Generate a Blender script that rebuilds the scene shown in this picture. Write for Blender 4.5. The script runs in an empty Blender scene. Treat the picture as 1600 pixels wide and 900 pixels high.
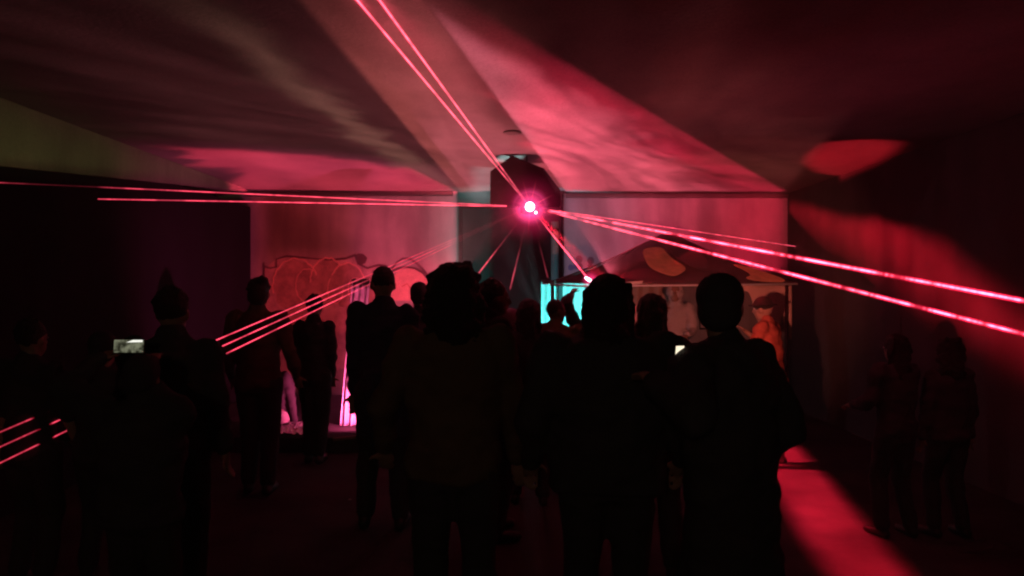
import bpy, bmesh, math, random
from mathutils import Vector, Matrix, noise
random.seed(7)
S = bpy.context.scene
C = S.collection
PI = math.pi
# ------------------------------------------------------------------ camera
CH = 1.75                       # camera height
F = 1155.0                      # focal length in pixels of the 1600 px wide photograph
cd = bpy.data.cameras.new('camera'); cam = bpy.data.objects.new('camera', cd); C.objects.link(cam)
cam.location = (0, 0, CH); cam.rotation_euler = (PI/2, 0, 0)
cd.sensor_width = 36; cd.lens = 36*F/1600; cd.clip_start = .05; cd.clip_end = 400
S.camera = cam
# ------------------------------------------------------------------ world: night sky
w = bpy.data.worlds.new('World'); S.world = w; w.use_nodes = True
nt = w.node_tree; bg = nt.nodes['Background']
sky = nt.nodes.new('ShaderNodeTexSky'); sky.sky_type = 'NISHITA'; sky.sun_disc = False
sky.sun_elevation = math.radians(-4); sky.sun_rotation = math.radians(200)
nt.links.new(sky.outputs[0], bg.inputs[0]); bg.inputs[1].default_value = .02
S.view_settings.view_transform = 'Standard'; S.view_settings.look = 'None'
S.view_settings.exposure = 0; S.view_settings.gamma = 1
cy = S.cycles
cy.use_denoising = True
try: cy.denoiser = 'OPENIMAGEDENOISE'
except Exception: pass
cy.filter_width = 2.2
cy.max_bounces = 5; cy.diffuse_bounces = 0; cy.glossy_bounces = 2; cy.transparent_max_bounces = 24
cy.volume_bounces = 0; cy.sample_clamp_indirect = 1.0; cy.sample_clamp_direct = 0
cy.caustics_reflective = False; cy.caustics_refractive = False

# ------------------------------------------------------------------ room dimensions
XL, XR, YB, ZC = -3.86, 4.10, 11.0, 3.19
YF = -3.0
def at(px, d): return (px-800)/F*d
def P(px, py, d): return Vector((at(px, d), d, CH+(450-py)/F*d))
def hit(px, py, surf):
    dx, dz = (px-800)/F, (450-py)/F
    t = {'ceil': (ZC-CH)/dz if dz else 0, 'back': YB, 'left': XL/dx if dx else 0,
         'right': XR/dx if dx else 0, 'floor': -CH/dz if dz else 0, 'rec': 10.6}[surf]
    return Vector((dx*t, t, CH+dz*t))
def lin(c):
    return tuple((v/255/12.92) if v/255 < .04045 else ((v/255+.055)/1.055)**2.4 for v in c)

# ------------------------------------------------------------------ lamps with projected patterns
NRM = {'ceil': Vector((0, 0, 1)), 'back': Vector((0, 1, 0)), 'left': Vector((-1, 0, 0)),
       'right': Vector((1, 0, 0)), 'floor': Vector((0, 0, -1)), 'rec': Vector((0, 1, 0))}
PT = {'ceil': Vector((0, 0, ZC)), 'back': Vector((0, YB, 0)), 'left': Vector((XL, 0, 0)),
      'right': Vector((XR, 0, 0)), 'floor': Vector((0, 0, 0)), 'rec': Vector((0, 10.6, 0))}
ALB = {'floor': .10, 'right': .13}
def pattern_lamp(name, loc, masks, base=(0, 0, 0), size=.0, albedo=.35, warp=.07):
    """Point lamp with shaped light, mostly added and unseen: the light it sends in each direction is a set of soft-edged cones, each aimed at a patch of a surface."""
    loc = Vector(loc)
    l = bpy.data.lights.new(name, 'POINT'); l.energy = 4*PI*PI; l.shadow_soft_size = size
    o = bpy.data.objects.new(name, l); o.location = loc; C.objects.link(o)
    l.use_nodes = True; t = l.node_tree; N = t.nodes; K = t.links
    em = [n for n in N if n.type == 'EMISSION'][0]
    tc = N.new('ShaderNodeTexCoord'); D = tc.outputs['Normal']
    def vm(op, a, b):
        n = N.new('ShaderNodeVectorMath'); n.operation = op
        for i, v in enumerate((a, b)):
            if isinstance(v, bpy.types.NodeSocket): K.new(v, n.inputs[i])
            else: n.inputs[i].default_value = v
        return n.outputs['Value'] if op == 'DOT_PRODUCT' else n.outputs[0]
    def mt(op, a, b=0.):
        n = N.new('ShaderNodeMath'); n.operation = op
        for i, v in enumerate((a, b)):
            if isinstance(v, bpy.types.NodeSocket): K.new(v, n.inputs[i])
            else: n.inputs[i].default_value = v
        return n.outputs[0]
    nz = N.new('ShaderNodeTexNoise'); nz.inputs['Scale'].default_value = 3.2; nz.inputs['Detail'].default_value = 5
    cx = N.new('ShaderNodeCombineXYZ')      # smoky streaks put into the light, drawn out along one direction
    K.new(mt('MULTIPLY', vm('DOT_PRODUCT', D, (.53, .85, 0)), .35), cx.inputs[0])
    K.new(mt('MULTIPLY', vm('DOT_PRODUCT', D, (-.85, .53, 0)), 2.6), cx.inputs[1])
    K.new(vm('DOT_PRODUCT', D, (0, 0, 1)), cx.inputs[2]); K.new(cx.outputs[0], nz.inputs['Vector'])
    nw = N.new('ShaderNodeTexNoise'); nw.inputs['Scale'].default_value = 3.5; nw.inputs['Detail'].default_value = 5; K.new(D, nw.inputs['Vector'])
    wsub = vm('SUBTRACT', nw.outputs['Color'], (.5, .5, .5)); wsc = N.new('ShaderNodeVectorMath'); wsc.operation = 'SCALE'
    K.new(wsub, wsc.inputs[0]); wsc.inputs['Scale'].default_value = warp; DW = vm('ADD', D, wsc.outputs[0])
    total = None
    for (surf, pts, soft, col, ns) in masks:
        p3 = [hit(x, y, surf) for x, y in pts]
        n = NRM[surf]; h = (PT[surf]-loc).dot(n)
        cen = sum(((p-loc) for p in p3), Vector())/len(p3)
        m = None
        if not isinstance(soft, (list, tuple)): soft = [soft]*len(p3)
        for i in range(len(p3)):
            e = (p3[i]-loc).normalized().cross((p3[(i+1) % len(p3)]-loc).normalized()).normalized()
            if e.dot(cen) < 0: e = -e
            s = soft[i]
            mr = N.new('ShaderNodeMapRange'); mr.interpolation_type = 'SMOOTHSTEP'
            mr.inputs['From Min'].default_value = -s*.5; mr.inputs['From Max'].default_value = s*.5+1e-5
            K.new(vm('DOT_PRODUCT', DW if s >= .045 else D, e), mr.inputs['Value'])
            m = mr.outputs[0] if m is None else mt('MULTIPLY', m, mr.outputs[0])
        c = mt('MAXIMUM', vm('DOT_PRODUCT', D, n), .12)
        f = mt('DIVIDE', m, mt('POWER', c, 3.))
        if ns:
            mr = N.new('ShaderNodeMapRange'); mr.inputs['From Min'].default_value = .3; mr.inputs['From Max'].default_value = .7
            mr.inputs['To Min'].default_value = 1-ns; mr.inputs['To Max'].default_value = 1+ns
            K.new(nz.outputs[0], mr.inputs['Value']); f = mt('MULTIPLY', f, mr.outputs[0])
        kk = h*h/ALB.get(surf, albedo)
        cl = tuple(v*kk for v in lin(col))
        sc = N.new('ShaderNodeVectorMath'); sc.operation = 'SCALE'; sc.inputs[0].default_value = cl; K.new(f, sc.inputs['Scale'])
        total = sc.outputs[0] if total is None else vm('ADD', total, sc.outputs[0])
    if total is None: em.inputs['Color'].default_value = (*base, 1)
    else: K.new(vm('ADD', total, base), em.inputs['Color'])
    em.inputs['Strength'].default_value = 1
    return o
LZ = P(828, 323, 7.75)           # the laser aperture
FILL_L = (-.59, 7.4, 1.80)
FILL_R = (1.03, 7.7, 1.87)        # added unseen lamps behind the crowd, no fixture built
pattern_lamp('rear_wall_fill', LZ+Vector((0, .45, .03)), [  # added unseen lamp behind the laser housing, lights the back walls
    ('back', [(395, 303), (712, 303), (712, 520), (395, 520)], .03, (88, 16, 18), .25),
    ('back', [(560, 303), (712, 303), (712, 480), (600, 480)], [.02, .02, .05, .35], (104, 44, 56), .2),
    ('back', [(882, 305), (1060, 305), (1000, 480), (882, 480)], [.02, .5, .05, .02], (80, 58, 76), .15),
    ('back', [(940, 302), (1226, 302), (1226, 500), (1010, 500)], [.03, .03, .05, .4], (150, 22, 44), .25),
    ('back', [(402, 400), (700, 400), (700, 600), (402, 600)], .08, (90, 20, 26), .3),
], base=(.02, .002, .005), size=.03, albedo=.3)
pattern_lamp('laser_light', LZ+Vector((0, -.07, 0)), [
    ('floor', [(1196, 660), (1220, 672), (1432, 905), (1550, 1040), (1410, 1040), (1305, 905), (1199, 750)], [.02, .04, .04, .1, .1, .04, .03], (138, 11, 27), .3),
    ('floor', [(1196, 660), (1222, 672), (1330, 790), (1262, 850), (1198, 740)], [.02, .04, .1, .04, .03], (110, 9, 24), .3),
], base=(.012, .001, .003), size=.01, albedo=.3)
pattern_lamp('teal_fill', (at(848, 9.5), 9.5, 1.28), [  # added unseen lamp that throws teal patches on the ceiling
    ('ceil', [(744, 260), (770, 262), (764, 318), (734, 318)], [.04, .05, .03, .1], (84, 92, 96), .2),
    ('ceil', [(774, 252), (790, 235), (824, 237), (810, 254)], [.03, .03, .03, .03], (128, 150, 152), .2),
], base=(0, .010, .010), size=.01, albedo=.35)
pattern_lamp('pipe_light', (at(852, 10.45), 10.45, 1.35), [  # another added lamp, out of sight, tinting the pipe strip
    ('rec', [(845, 300), (892, 300), (892, 480), (845, 480)], .05, (40, 100, 112), .3)], size=.02, albedo=.35)
pattern_lamp('right_wall_fill', FILL_R, [  # added unseen lamp for the red band on the right wall
    ('right', [(1234, 316), (1345, 338), (1440, 362), (1610, 500), (1800, 700), (1610, 575), (1234, 455)], [.05, .1, .14, .16, .2, .2, .02], (128, 10, 22), .35),
], base=(.02, .002, .004), size=.02)
pattern_lamp('ceiling_fill', FILL_R, [  # added lamp at the same spot, shapes the pink ceiling wedge
    ('ceil', [(637, -40), (882, 296), (1215, 297), (985, 178), (760, 50)], [.003, .02, .05, .42, .5], (170, 80, 97), .5),
    ('ceil', [(880, 296), (1232, 297), (1005, 160), (760, 40), (740, 90)], [.02, .02, .24, .4, .1, .3], (150, 24, 46), .6),
    ('ceil', [(960, 60), (1000, 200), (1228, 297), (1300, 215), (1150, 90)], [.5, .2, .03, .3, .4], (62, 20, 20), .4),
    ('ceil', [(1262, 252), (1274, 230), (1300, 217), (1360, 212), (1414, 215), (1410, 236), (1370, 257), (1330, 272), (1288, 268)], .044, (128, 15, 24), .2),
], base=(.02, .002, .004), size=.02, albedo=.35, warp=.30)
pattern_lamp('left_ceiling_fill', FILL_L, [  # added unseen lamp shaping the glow on the left ceiling
    ('ceil', [(634, -40), (881, 294), (720, 300), (520, 60), (530, -40)], [.3, .003, .02, .5, .3], (122, 54, 52), .22),
    ('ceil', [(700, 100), (880, 292), (740, 300), (660, 200)], [.3, .01, .02, .4], (104, 46, 60), .2),
    ('ceil', [(120, 150), (392, 294), (740, 300), (640, 60), (200, -30)], [.3, .003, .02, .5, .5], (54, 24, 26), .4),
    ('ceil', [(230, 232), (392, 296), (716, 300), (640, 262), (440, 238)], [.05, .003, .02, .12, .12], (165, 36, 58), .3),
    ('ceil', [(210, -10), (420, 130), (690, 296), (720, 296), (470, 110), (290, -10)], [.2, .1, .02, .12, .1, .2], (74, 50, 42), .3),
], base=(.02, .002, .003), size=.02, albedo=.35, warp=.30)

# ------------------------------------------------------------------ helpers: materials
def mat(name, col, rough=.8, metal=0., bump=.0, bscale=20., var=.15, vscale=3., spec=.3, sheen=0, coat=0):
    m = bpy.data.materials.new(name); m.use_nodes = True
    t = m.node_tree; b = t.nodes['Principled BSDF']; K = t.links
    tc = t.nodes.new('ShaderNodeTexCoord')
    n = t.nodes.new('ShaderNodeTexNoise'); n.inputs['Scale'].default_value = vscale; n.inputs['Detail'].default_value = 7
    n.inputs['Roughness'].default_value = .65
    K.new(tc.outputs['Object'], n.inputs['Vector'])
    r = t.nodes.new('ShaderNodeMapRange'); r.inputs['From Min'].default_value = .3; r.inputs['From Max'].default_value = .7
    r.inputs['To Min'].default_value = 1-var; r.inputs['To Max'].default_value = 1+var
    K.new(n.outputs[0], r.inputs['Value'])
    s = t.nodes.new('ShaderNodeVectorMath'); s.operation = 'SCALE'; s.inputs[0].default_value = col
    K.new(r.outputs[0], s.inputs['Scale']); K.new(s.outputs[0], b.inputs['Base Color'])
    b.inputs['Roughness'].default_value = rough; b.inputs['Metallic'].default_value = metal
    b.inputs['Specular IOR Level'].default_value = spec
    b.inputs['Coat Weight'].default_value = coat
    if sheen: b.inputs['Sheen Weight'].default_value = sheen
    if bump:
        n2 = t.nodes.new('ShaderNodeTexNoise'); n2.inputs['Scale'].default_value = bscale; n2.inputs['Detail'].default_value = 8
        K.new(tc.outputs['Object'], n2.inputs['Vector'])
        bp = t.nodes.new('ShaderNodeBump'); bp.inputs['Strength'].default_value = bump; bp.inputs['Distance'].default_value = .02
        K.new(n2.outputs[0], bp.inputs['Height']); K.new(bp.outputs[0], b.inputs['Normal'])
    m.cycles.emission_sampling = 'NONE'
    return m
def concrete(name, col, stain=.4, axis='XZ'):
    m = mat(name, col, .9, 0, .2, 30, .12, 2.2, .2)
    t = m.node_tree; K = t.links; b = t.nodes['Principled BSDF']
    tc = t.nodes.new('ShaderNodeTexCoord')
    mp = t.nodes.new('ShaderNodeMapping')
    mp.inputs['Scale'].default_value = {'XZ': (1.6, 1.6, .35), 'XY': (.5, .12, 1), 'FL': (.8, .8, 1)}[axis]
    K.new(tc.outputs['Object'], mp.inputs[0])
    n = t.nodes.new('ShaderNodeTexNoise'); n.inputs['Scale'].default_value = 1.7; n.inputs['Detail'].default_value = 6
    K.new(mp.outputs[0], n.inputs['Vector'])
    r = t.nodes.new('ShaderNodeMapRange'); r.inputs['From Min'].default_value = .35; r.inputs['From Max'].default_value = .62
    r.inputs['To Min'].default_value = 1-stain; r.inputs['To Max'].default_value = 1.08
    K.new(n.outputs[0], r.inputs['Value'])
    old = b.inputs['Base Color'].links[0].from_socket
    s = t.nodes.new('ShaderNodeVectorMath'); s.operation = 'SCALE'
    K.new(old, s.inputs[0]); K.new(r.outputs[0], s.inputs['Scale'])
    n3 = t.nodes.new('ShaderNodeTexNoise'); n3.inputs['Scale'].default_value = 90; n3.inputs['Detail'].default_value = 3
    K.new(tc.outputs['Object'], n3.inputs['Vector'])
    r3 = t.nodes.new('ShaderNodeMapRange'); r3.inputs['From Min'].default_value = .3; r3.inputs['From Max'].default_value = .7
    r3.inputs['To Min'].default_value = .86; r3.inputs['To Max'].default_value = 1.14
    K.new(n3.outputs[0], r3.inputs['Value'])
    s2 = t.nodes.new('ShaderNodeVectorMath'); s2.operation = 'SCALE'
    K.new(s.outputs[0], s2.inputs[0]); K.new(r3.outputs[0], s2.inputs['Scale'])
    K.new(s2.outputs[0], b.inputs['Base Color'])
    return m
def emit(name, col, strength):
    m = bpy.data.materials.new(name); m.use_nodes = True; t = m.node_tree
    for n in list(t.nodes): t.nodes.remove(n)
    o = t.nodes.new('ShaderNodeOutputMaterial'); e = t.nodes.new('ShaderNodeEmission')
    e.inputs[0].default_value = (*col, 1); e.inputs[1].default_value = strength
    t.links.new(e.outputs[0], o.inputs[0]); m.cycles.emission_sampling = 'NONE'
    return m
M = {
 'wall': concrete('pale_concrete', (.34, .33, .32), .35, 'XZ'),
 'ceil': concrete('soffit_concrete', (.35, .34, .32), .22, 'XY'),
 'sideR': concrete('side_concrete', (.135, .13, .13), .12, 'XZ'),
 'dark': concrete('shaded_concrete', (.016, .016, .020), .3, 'XZ'),  # the left wall's shade is put into this near-black colour
 'haunch': concrete('dark_block', (.04, .017, .02), .3, 'XZ'),
 'maroon': concrete('darker_concrete', (.12, .105, .10), .3, 'XZ'),  # darker than the back walls; recess walls and trim strips
 'floor': concrete('floor_concrete', (.10, .093, .092), .5, 'FL'),
 'fascia': concrete('beam_concrete', (.27, .27, .24), .25, 'XZ'),
 'skin': mat('skin', (.36, .21, .15), .5, bump=.1, bscale=60, var=.08),
 'skin2': mat('brown_skin', (.22, .12, .08), .5, bump=.1, bscale=60, var=.08),
 'hair': mat('dark_hair', (.022, .016, .013), .6, bump=1., bscale=120, var=.4, vscale=40),
 'brownhair': mat('brown_hair', (.07, .04, .025), .6, bump=1., bscale=120, var=.4, vscale=40),
 'black': mat('black_cloth', (.05, .045, .05), .9, bump=.3, bscale=160, var=.2),
 'navy': mat('navy_cloth', (.038, .042, .075), .9, bump=.3, bscale=160, var=.2),
 'char': mat('charcoal_cloth', (.07, .062, .06), .9, bump=.3, bscale=160, var=.25),
 'brown': mat('brown_cloth', (.13, .08, .05), .9, bump=.3, bscale=160, var=.25),
 'khaki': mat('khaki_cloth', (.17, .15, .06), .9, bump=.3, bscale=160, var=.25),
 'pale': mat('pale_cloth', (.55, .50, .50), .85, bump=.3, bscale=160, var=.15),
 'redc': mat('red_cloth', (.42, .09, .06), .85, bump=.3, bscale=160, var=.2),
 'white': mat('white_cloth', (.75, .73, .73), .7, bump=.2, bscale=160, var=.08),
 'shoe': mat('dark_leather', (.03, .028, .028), .5, bump=.1, var=.2),
 'whiteshoe': mat('white_canvas', (.7, .68, .66), .6, bump=.2, var=.1),
 'metal': mat('black_steel', (.03, .03, .032), .45, .6, .05),
 'pipe': mat('painted_pipe', (.62, .64, .64), .5, 0, .05, var=.12),
 'roof': mat('dark_canopy_cloth', (.05, .03, .032), .8, bump=.3, bscale=12, var=.35, vscale=5),
 'patch': mat('tan_cloth', (.78, .46, .26), .8, bump=.3, bscale=20, var=.25, vscale=8),
 'patch2': mat('olive_cloth', (.12, .085, .05), .8, bump=.3, bscale=20, var=.3, vscale=8),
 'valance': mat('cream_canvas', (.58, .40, .32), .8, bump=.3, bscale=8, var=.15, vscale=4),
 'sheet': mat('white_plastic', (.72, .68, .72), .35, bump=.6, bscale=14, var=.1, coat=.3),
 'foil': mat('crumpled_foil', (.75, .6, .68), .25, .85, bump=.4, bscale=30, var=.2),
 'wood': mat('worn_plank', (.40, .30, .22), .7, bump=.4, bscale=25, var=.3),
 'gfill': mat('orange_paint', (.30, .19, .17), .6, var=.5, vscale=6),
 'gfill2': mat('rose_paint', (.36, .27, .27), .6, var=.4, vscale=5),
 'gpeach': mat('peach_paint', (.62, .36, .32), .6, var=.2, vscale=6),
 'gline': mat('black_paint', (.09, .05, .06), .6, var=.3, vscale=9),
 'gblue': mat('blue_paint', (.12, .14, .26), .6, var=.2),
 'plastic': mat('black_plastic', (.02, .02, .022), .4, var=.1),
 'phoneback': mat('pale_phone_back', (.42, .44, .36), .3, var=.35, vscale=30),
 'cup': mat('pink_glimmer_plastic', (.8, .7, .72), .35, var=.1),
 'glass': mat('cyan_glimmer_plastic', (.35, .6, .65), .2, var=.1, coat=.5),
}
# ------------------------------------------------------------------ helpers: meshes
def obj(name, bm, m, parent=None, smooth=False):
    me = bpy.data.meshes.new(name)
    if isinstance(bm, bmesh.types.BMesh):
        bm.normal_update(); bm.to_mesh(me); bm.free()
    else: me = bm
    o = bpy.data.objects.new(name, me); C.objects.link(o)
    if m:
        me.materials.clear(); me.materials.append(M[m] if isinstance(m, str) else m)
    if smooth: me.polygons.foreach_set('use_smooth', [True]*len(me.polygons))
    if parent: o.parent = parent
    return o
def tag(o, label, cat, group=None):
    o['label'] = label; o['category'] = cat
    if group: o['group'] = group
    return o
def thing(name, label, cat, loc=(0, 0, 0), rz=0, group=None):
    o = bpy.data.objects.new(name, None); C.objects.link(o); o.empty_display_size = .1
    o.location = loc; o.rotation_euler = (0, 0, rz)
    return tag(o, label, cat, group)
def struct(name, bm, m, parent=None):
    o = obj(name, bm, m, parent)
    if parent is None: o['kind'] = 'structure'
    return o
def box(bm, c, s, rot=None, bev=0):
    mtx = Matrix.Translation(Vector(c)) @ (rot.to_4x4() if rot else Matrix()) @ Matrix.Diagonal((*s, 1))
    r = bmesh.ops.create_cube(bm, size=1, matrix=mtx)
    if bev:
        ed = list({e for v in r['verts'] for e in v.link_edges})
        bmesh.ops.bevel(bm, geom=ed, offset=bev, segments=2, affect='EDGES', profile=.6)
    return bm
def bx(c, s, rot=None, bev=0): return box(bmesh.new(), c, s, rot, bev)
def bx2(lo, hi, bev=0):
    lo, hi = Vector(lo), Vector(hi)
    return bx((lo+hi)/2, hi-lo, None, bev)
def basis(d):
    d = d.normalized(); a = Vector((0, 0, 1)) if abs(d.z) < .9 else Vector((1, 0, 0))
    u = d.cross(a).normalized(); return u, u.cross(d).normalized()
def ringstack(bm, rings):
    vs = [[bm.verts.new(p) for p in r] for r in rings]
    n = len(vs[0])
    for a, b in zip(vs, vs[1:]):
        for i in range(n): bm.faces.new((a[i], a[(i+1) % n], b[(i+1) % n], b[i]))
    bm.faces.new(vs[0][::-1]); bm.faces.new(vs[-1])
def cap(bm, p1, r1, p2, r2, seg=10):
    """tapered capsule"""
    p1, p2 = Vector(p1), Vector(p2); d = p2-p1
    if d.length < 1e-5: d = Vector((0, 0, 1e-4))
    u, v = basis(d); dn = d.normalized(); rings = []
    for k in (.15, .6, .92): rings.append((p1-dn*r1*math.cos(math.asin(k)), r1*k))
    rings += [(p1, r1), (p2, r2)]
    for k in (.92, .6, .15): rings.append((p2+dn*r2*math.cos(math.asin(k)), r2*k))
    ringstack(bm, [[c+(u*math.cos(2*PI*i/seg)+v*math.sin(2*PI*i/seg))*r for i in range(seg)] for c, r in rings])
def tube(bm, pts, r, seg=8):
    """swept tube through points"""
    pts = [Vector(p) for p in pts]; rings = []
    for i, p in enumerate(pts):
        d = pts[min(i+1, len(pts)-1)]-pts[max(i-1, 0)]
        u, v = basis(d); rr = r[i] if isinstance(r, (list, tuple)) else r
        rings.append([p+(u*math.cos(2*PI*k/seg)+v*math.sin(2*PI*k/seg))*rr for k in range(seg)])
    ringstack(bm, rings); return bm
def ell(bm, c, r, rot=None, seg=14):
    mtx = Matrix.Translation(Vector(c)) @ (rot.to_4x4() if rot else Matrix()) @ Matrix.Diagonal((r[0], r[1], r[2], 1))
    bmesh.ops.create_uvsphere(bm, u_segments=seg, v_segments=max(8, seg-4), radius=1, matrix=mtx)
def lathe(prof, seg=16, c=(0, 0, 0)):
    bm = bmesh.new(); c = Vector(c)
    ringstack(bm, [[c+Vector((r*math.cos(2*PI*i/seg), r*math.sin(2*PI*i/seg), z)) for i in range(seg)] for r, z in prof])
    bmesh.ops.recalc_face_normals(bm, faces=bm.faces); return bm
def poly_slab(pts, depth):
    """pts: 3D outline (planar); extruded by vector depth"""
    bm = bmesh.new(); depth = Vector(depth)
    a = [bm.verts.new(p) for p in pts]; b = [bm.verts.new(Vector(p)+depth) for p in pts]
    n = len(a); f1 = bm.faces.new(a); f2 = bm.faces.new(b[::-1])
    for i in range(n): bm.faces.new((a[i], b[i], b[(i+1) % n], a[(i+1) % n]))
    bmesh.ops.recalc_face_normals(bm, faces=bm.faces)
    bmesh.ops.triangulate(bm, faces=[f for f in bm.faces if len(f.verts) > 4])
    return bm
def remesh(bm, voxel, smooth=3, wrinkle=0., wscale=7., seed=0, dec=1.):
    """fuse overlapping closed shapes into one continuous skin"""
    me = bpy.data.meshes.new('tmp'); bmesh.ops.recalc_face_normals(bm, faces=bm.faces); bm.to_mesh(me); bm.free()
    o = bpy.data.objects.new('tmp', me); C.objects.link(o)
    r = o.modifiers.new('r', 'REMESH'); r.mode = 'VOXEL'; r.voxel_size = voxel; r.adaptivity = 0
    s = o.modifiers.new('s', 'SMOOTH'); s.factor = .5; s.iterations = smooth
    if dec < 1:
        d = o.modifiers.new('d', 'DECIMATE'); d.ratio = dec
    dg = bpy.context.evaluated_depsgraph_get()
    res = bpy.data.meshes.new_from_object(o.evaluated_get(dg))
    bpy.data.objects.remove(o); bpy.data.meshes.remove(me)
    if wrinkle:
        off = Vector((seed*3.1, seed*1.7, seed*.9))
        nv = []
        for v in res.vertices:
            q = v.co*wscale; q.z *= 1.7
            a = noise.noise(q+off)+.5*noise.noise(q*2.3+off)
            nv.append(v.co+v.normal*a*wrinkle)
        for v, c in zip(res.vertices, nv): v.co = c
    return res

# ------------------------------------------------------------------ the underpass
struct('floor', bx2((-9, YF-14, -.3), (9, 16, 0)), 'floor')
# ceiling: two slabs meeting in a skewed joint, the right one a little lower
e1, e2 = hit(665, 0, 'ceil'), hit(880, 290, 'ceil'); sl = (e2.x-e1.x)/(e2.y-e1.y)
def ex(y): return e1.x+(y-e1.y)*sl
struct('ceiling', poly_slab([(-5, YF, ZC+.0), (ex(YF), YF, ZC), (ex(15), 15, ZC), (-5, 15, ZC)], (0, 0, .5)), 'ceil')
struct('ceiling_slab', poly_slab([(ex(YF)+.003, YF, ZC-.03), (5, YF, ZC-.03), (5, 15, ZC-.03), (ex(15)+.003, 15, ZC-.03)], (0, 0, .52)), 'ceil')
# shallow formwork joints across the soffit
# back walls left and right of the recess
bwl = struct('back_wall', bx2((-4.4, YB, 0), (at(714, YB), YB+.35, ZC-.001)), 'wall')
bwr = struct('back_wall_right', bx2((at(881, YB), YB, 0), (5, YB+.35, ZC-.034)), 'wall')
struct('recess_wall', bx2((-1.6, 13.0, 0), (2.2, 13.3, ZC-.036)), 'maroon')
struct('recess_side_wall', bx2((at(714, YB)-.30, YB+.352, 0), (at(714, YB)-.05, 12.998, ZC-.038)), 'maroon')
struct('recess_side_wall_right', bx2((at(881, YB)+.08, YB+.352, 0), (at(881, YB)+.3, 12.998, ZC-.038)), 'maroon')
obj('shadow_trim', bx2((XL-.1, YB-.05, ZC-.075), (at(708, YB), YB-.001, ZC-.012), .006), 'maroon', bwl)  # dark strip put in where a thin shadow gap runs
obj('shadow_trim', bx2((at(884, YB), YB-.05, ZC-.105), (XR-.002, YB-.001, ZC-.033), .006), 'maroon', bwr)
# dark gable-topped block hung behind the laser
pent = [(766, 322), (766, 268), (800, 243), (850, 263), (876, 297), (876, 322)]
hb = poly_slab([P(x, y, 7.92) for x, y in pent], (0, .16, 0)); bmesh.ops.bevel(hb, geom=hb.edges[:], offset=.004, segments=1, affect='EDGES')
hbx = thing('hanging_block', 'dark gable-topped cabinet hung from the ceiling right behind the laser', 'block', (0, 0, 0))
obj('block_shell', hb, 'haunch', hbx)
for q_ in (-.02, .16): obj('hanger_rod', tube(bmesh.new(), [(q_, 8.0, 2.9), (q_, 8.0, 3.18)], .008), 'metal', hbx)
# left wall: edge beam tapered to the light's edge, shade painted dark below
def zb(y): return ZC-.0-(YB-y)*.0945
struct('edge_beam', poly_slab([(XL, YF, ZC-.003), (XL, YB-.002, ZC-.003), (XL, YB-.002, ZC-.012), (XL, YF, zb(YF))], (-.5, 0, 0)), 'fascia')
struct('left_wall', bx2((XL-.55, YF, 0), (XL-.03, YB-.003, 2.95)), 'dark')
lw2 = poly_slab([(XL-.06, YF, 0), (XL-.06, YB, 0), (XL-.06, YB, 2), (XL-.06, YF, 2)], (-.1, 0, 0)); lw2.free()
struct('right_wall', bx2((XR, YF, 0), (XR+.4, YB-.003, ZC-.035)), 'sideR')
# raised ledge along the back
ldg = struct('ledge', bx2((XL+.001, 7.85, .001), (at(850, 8)-.2, YB-.004, .16), .012), 'floor')
pl = obj('worn_plank', bx((at(541, 7.83), 7.80, .165), (.26, .05, .03), Matrix.Rotation(-.12, 3, 'Y'), .004), 'wood')
tag(pl, 'short pale plank lying on the edge of the ledge, catching pink light', 'plank')

# paint on the walls
def paint(name, pts, m, layer, par, y=YB):
    return obj(name, poly_slab([P(px, py, y-.004*layer) for px, py in pts], (0, .002, 0)), m, par)
def stroke(name, pts, wd, m, layer, par, y=YB):
    """brush stroke through pixel points, width in pixels"""
    d = y-.004*layer; P2 = [Vector(p) for p in pts]; L, R = [], []
    for i, p in enumerate(P2):
        t = (P2[min(i+1, len(P2)-1)]-P2[max(i-1, 0)]).normalized(); n = Vector((-t.y, t.x))
        ww = wd*(.75+.5*random.random()); L.append(p+n*ww/2); R.append(p-n*ww/2)
    bm = bmesh.new()
    l = [bm.verts.new(P(a.x, a.y, d)) for a in L]; r = [bm.verts.new(P(a.x, a.y, d)) for a in R]
    for i in range(len(l)-1): bm.faces.new((l[i], l[i+1], r[i+1], r[i]))
    bmesh.ops.recalc_face_normals(bm, faces=bm.faces)
    if sum(f.normal.y for f in bm.faces) > 0: bmesh.ops.reverse_faces(bm, faces=bm.faces)
    return obj(name, bm, m, par)
def wob(cx, cy, rx, ry, n, a0=0, a1=2*PI, k=.07):
    return [(cx+rx*math.cos(a0+(a1-a0)*i/n)*(1+k*math.sin(i*2.7+cx)), cy+ry*math.sin(a0+(a1-a0)*i/n)*(1+k*math.cos(i*1.9+cy))) for i in range(n)]
paint('graffiti_ground', [(414, 420), (432, 404), (460, 400), (500, 403), (530, 407), (552, 404), (566, 418), (600, 414), (610, 470), (600, 560), (440, 600), (412, 540)], 'gfill2', 1, bwl)
for li, (cx, cy, rx, ry) in enumerate(((462, 448, 34, 42), (512, 440, 26, 36), (542, 446, 26, 34), (580, 455, 18, 22), (470, 520, 40, 40))):
    paint('graffiti_letter', wob(cx, cy, rx, ry, 22), 'gfill', 1.6+.3*li, bwl)
for (cx, cy, rx, ry, a, b) in ((462, 448, 36, 44, 2.9, 6.0), (512, 440, 27, 37, 3.1, 5.6), (543, 446, 27, 35, 3.6, 7.4), (480, 446, 18, 26, 1.2, 5.4), (524, 452, 12, 22, 0, 4.2), (556, 452, 12, 18, 2, 6)):
    stroke('graffiti_outline', wob(cx, cy, rx, ry, 22, a, b, .03), 2.4 if rx > 20 else 1.6, 'gpeach' if rx > 26 or rx < 20 else 'redc', 3.6+rx*.011+cx*.001, bwl)
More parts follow.
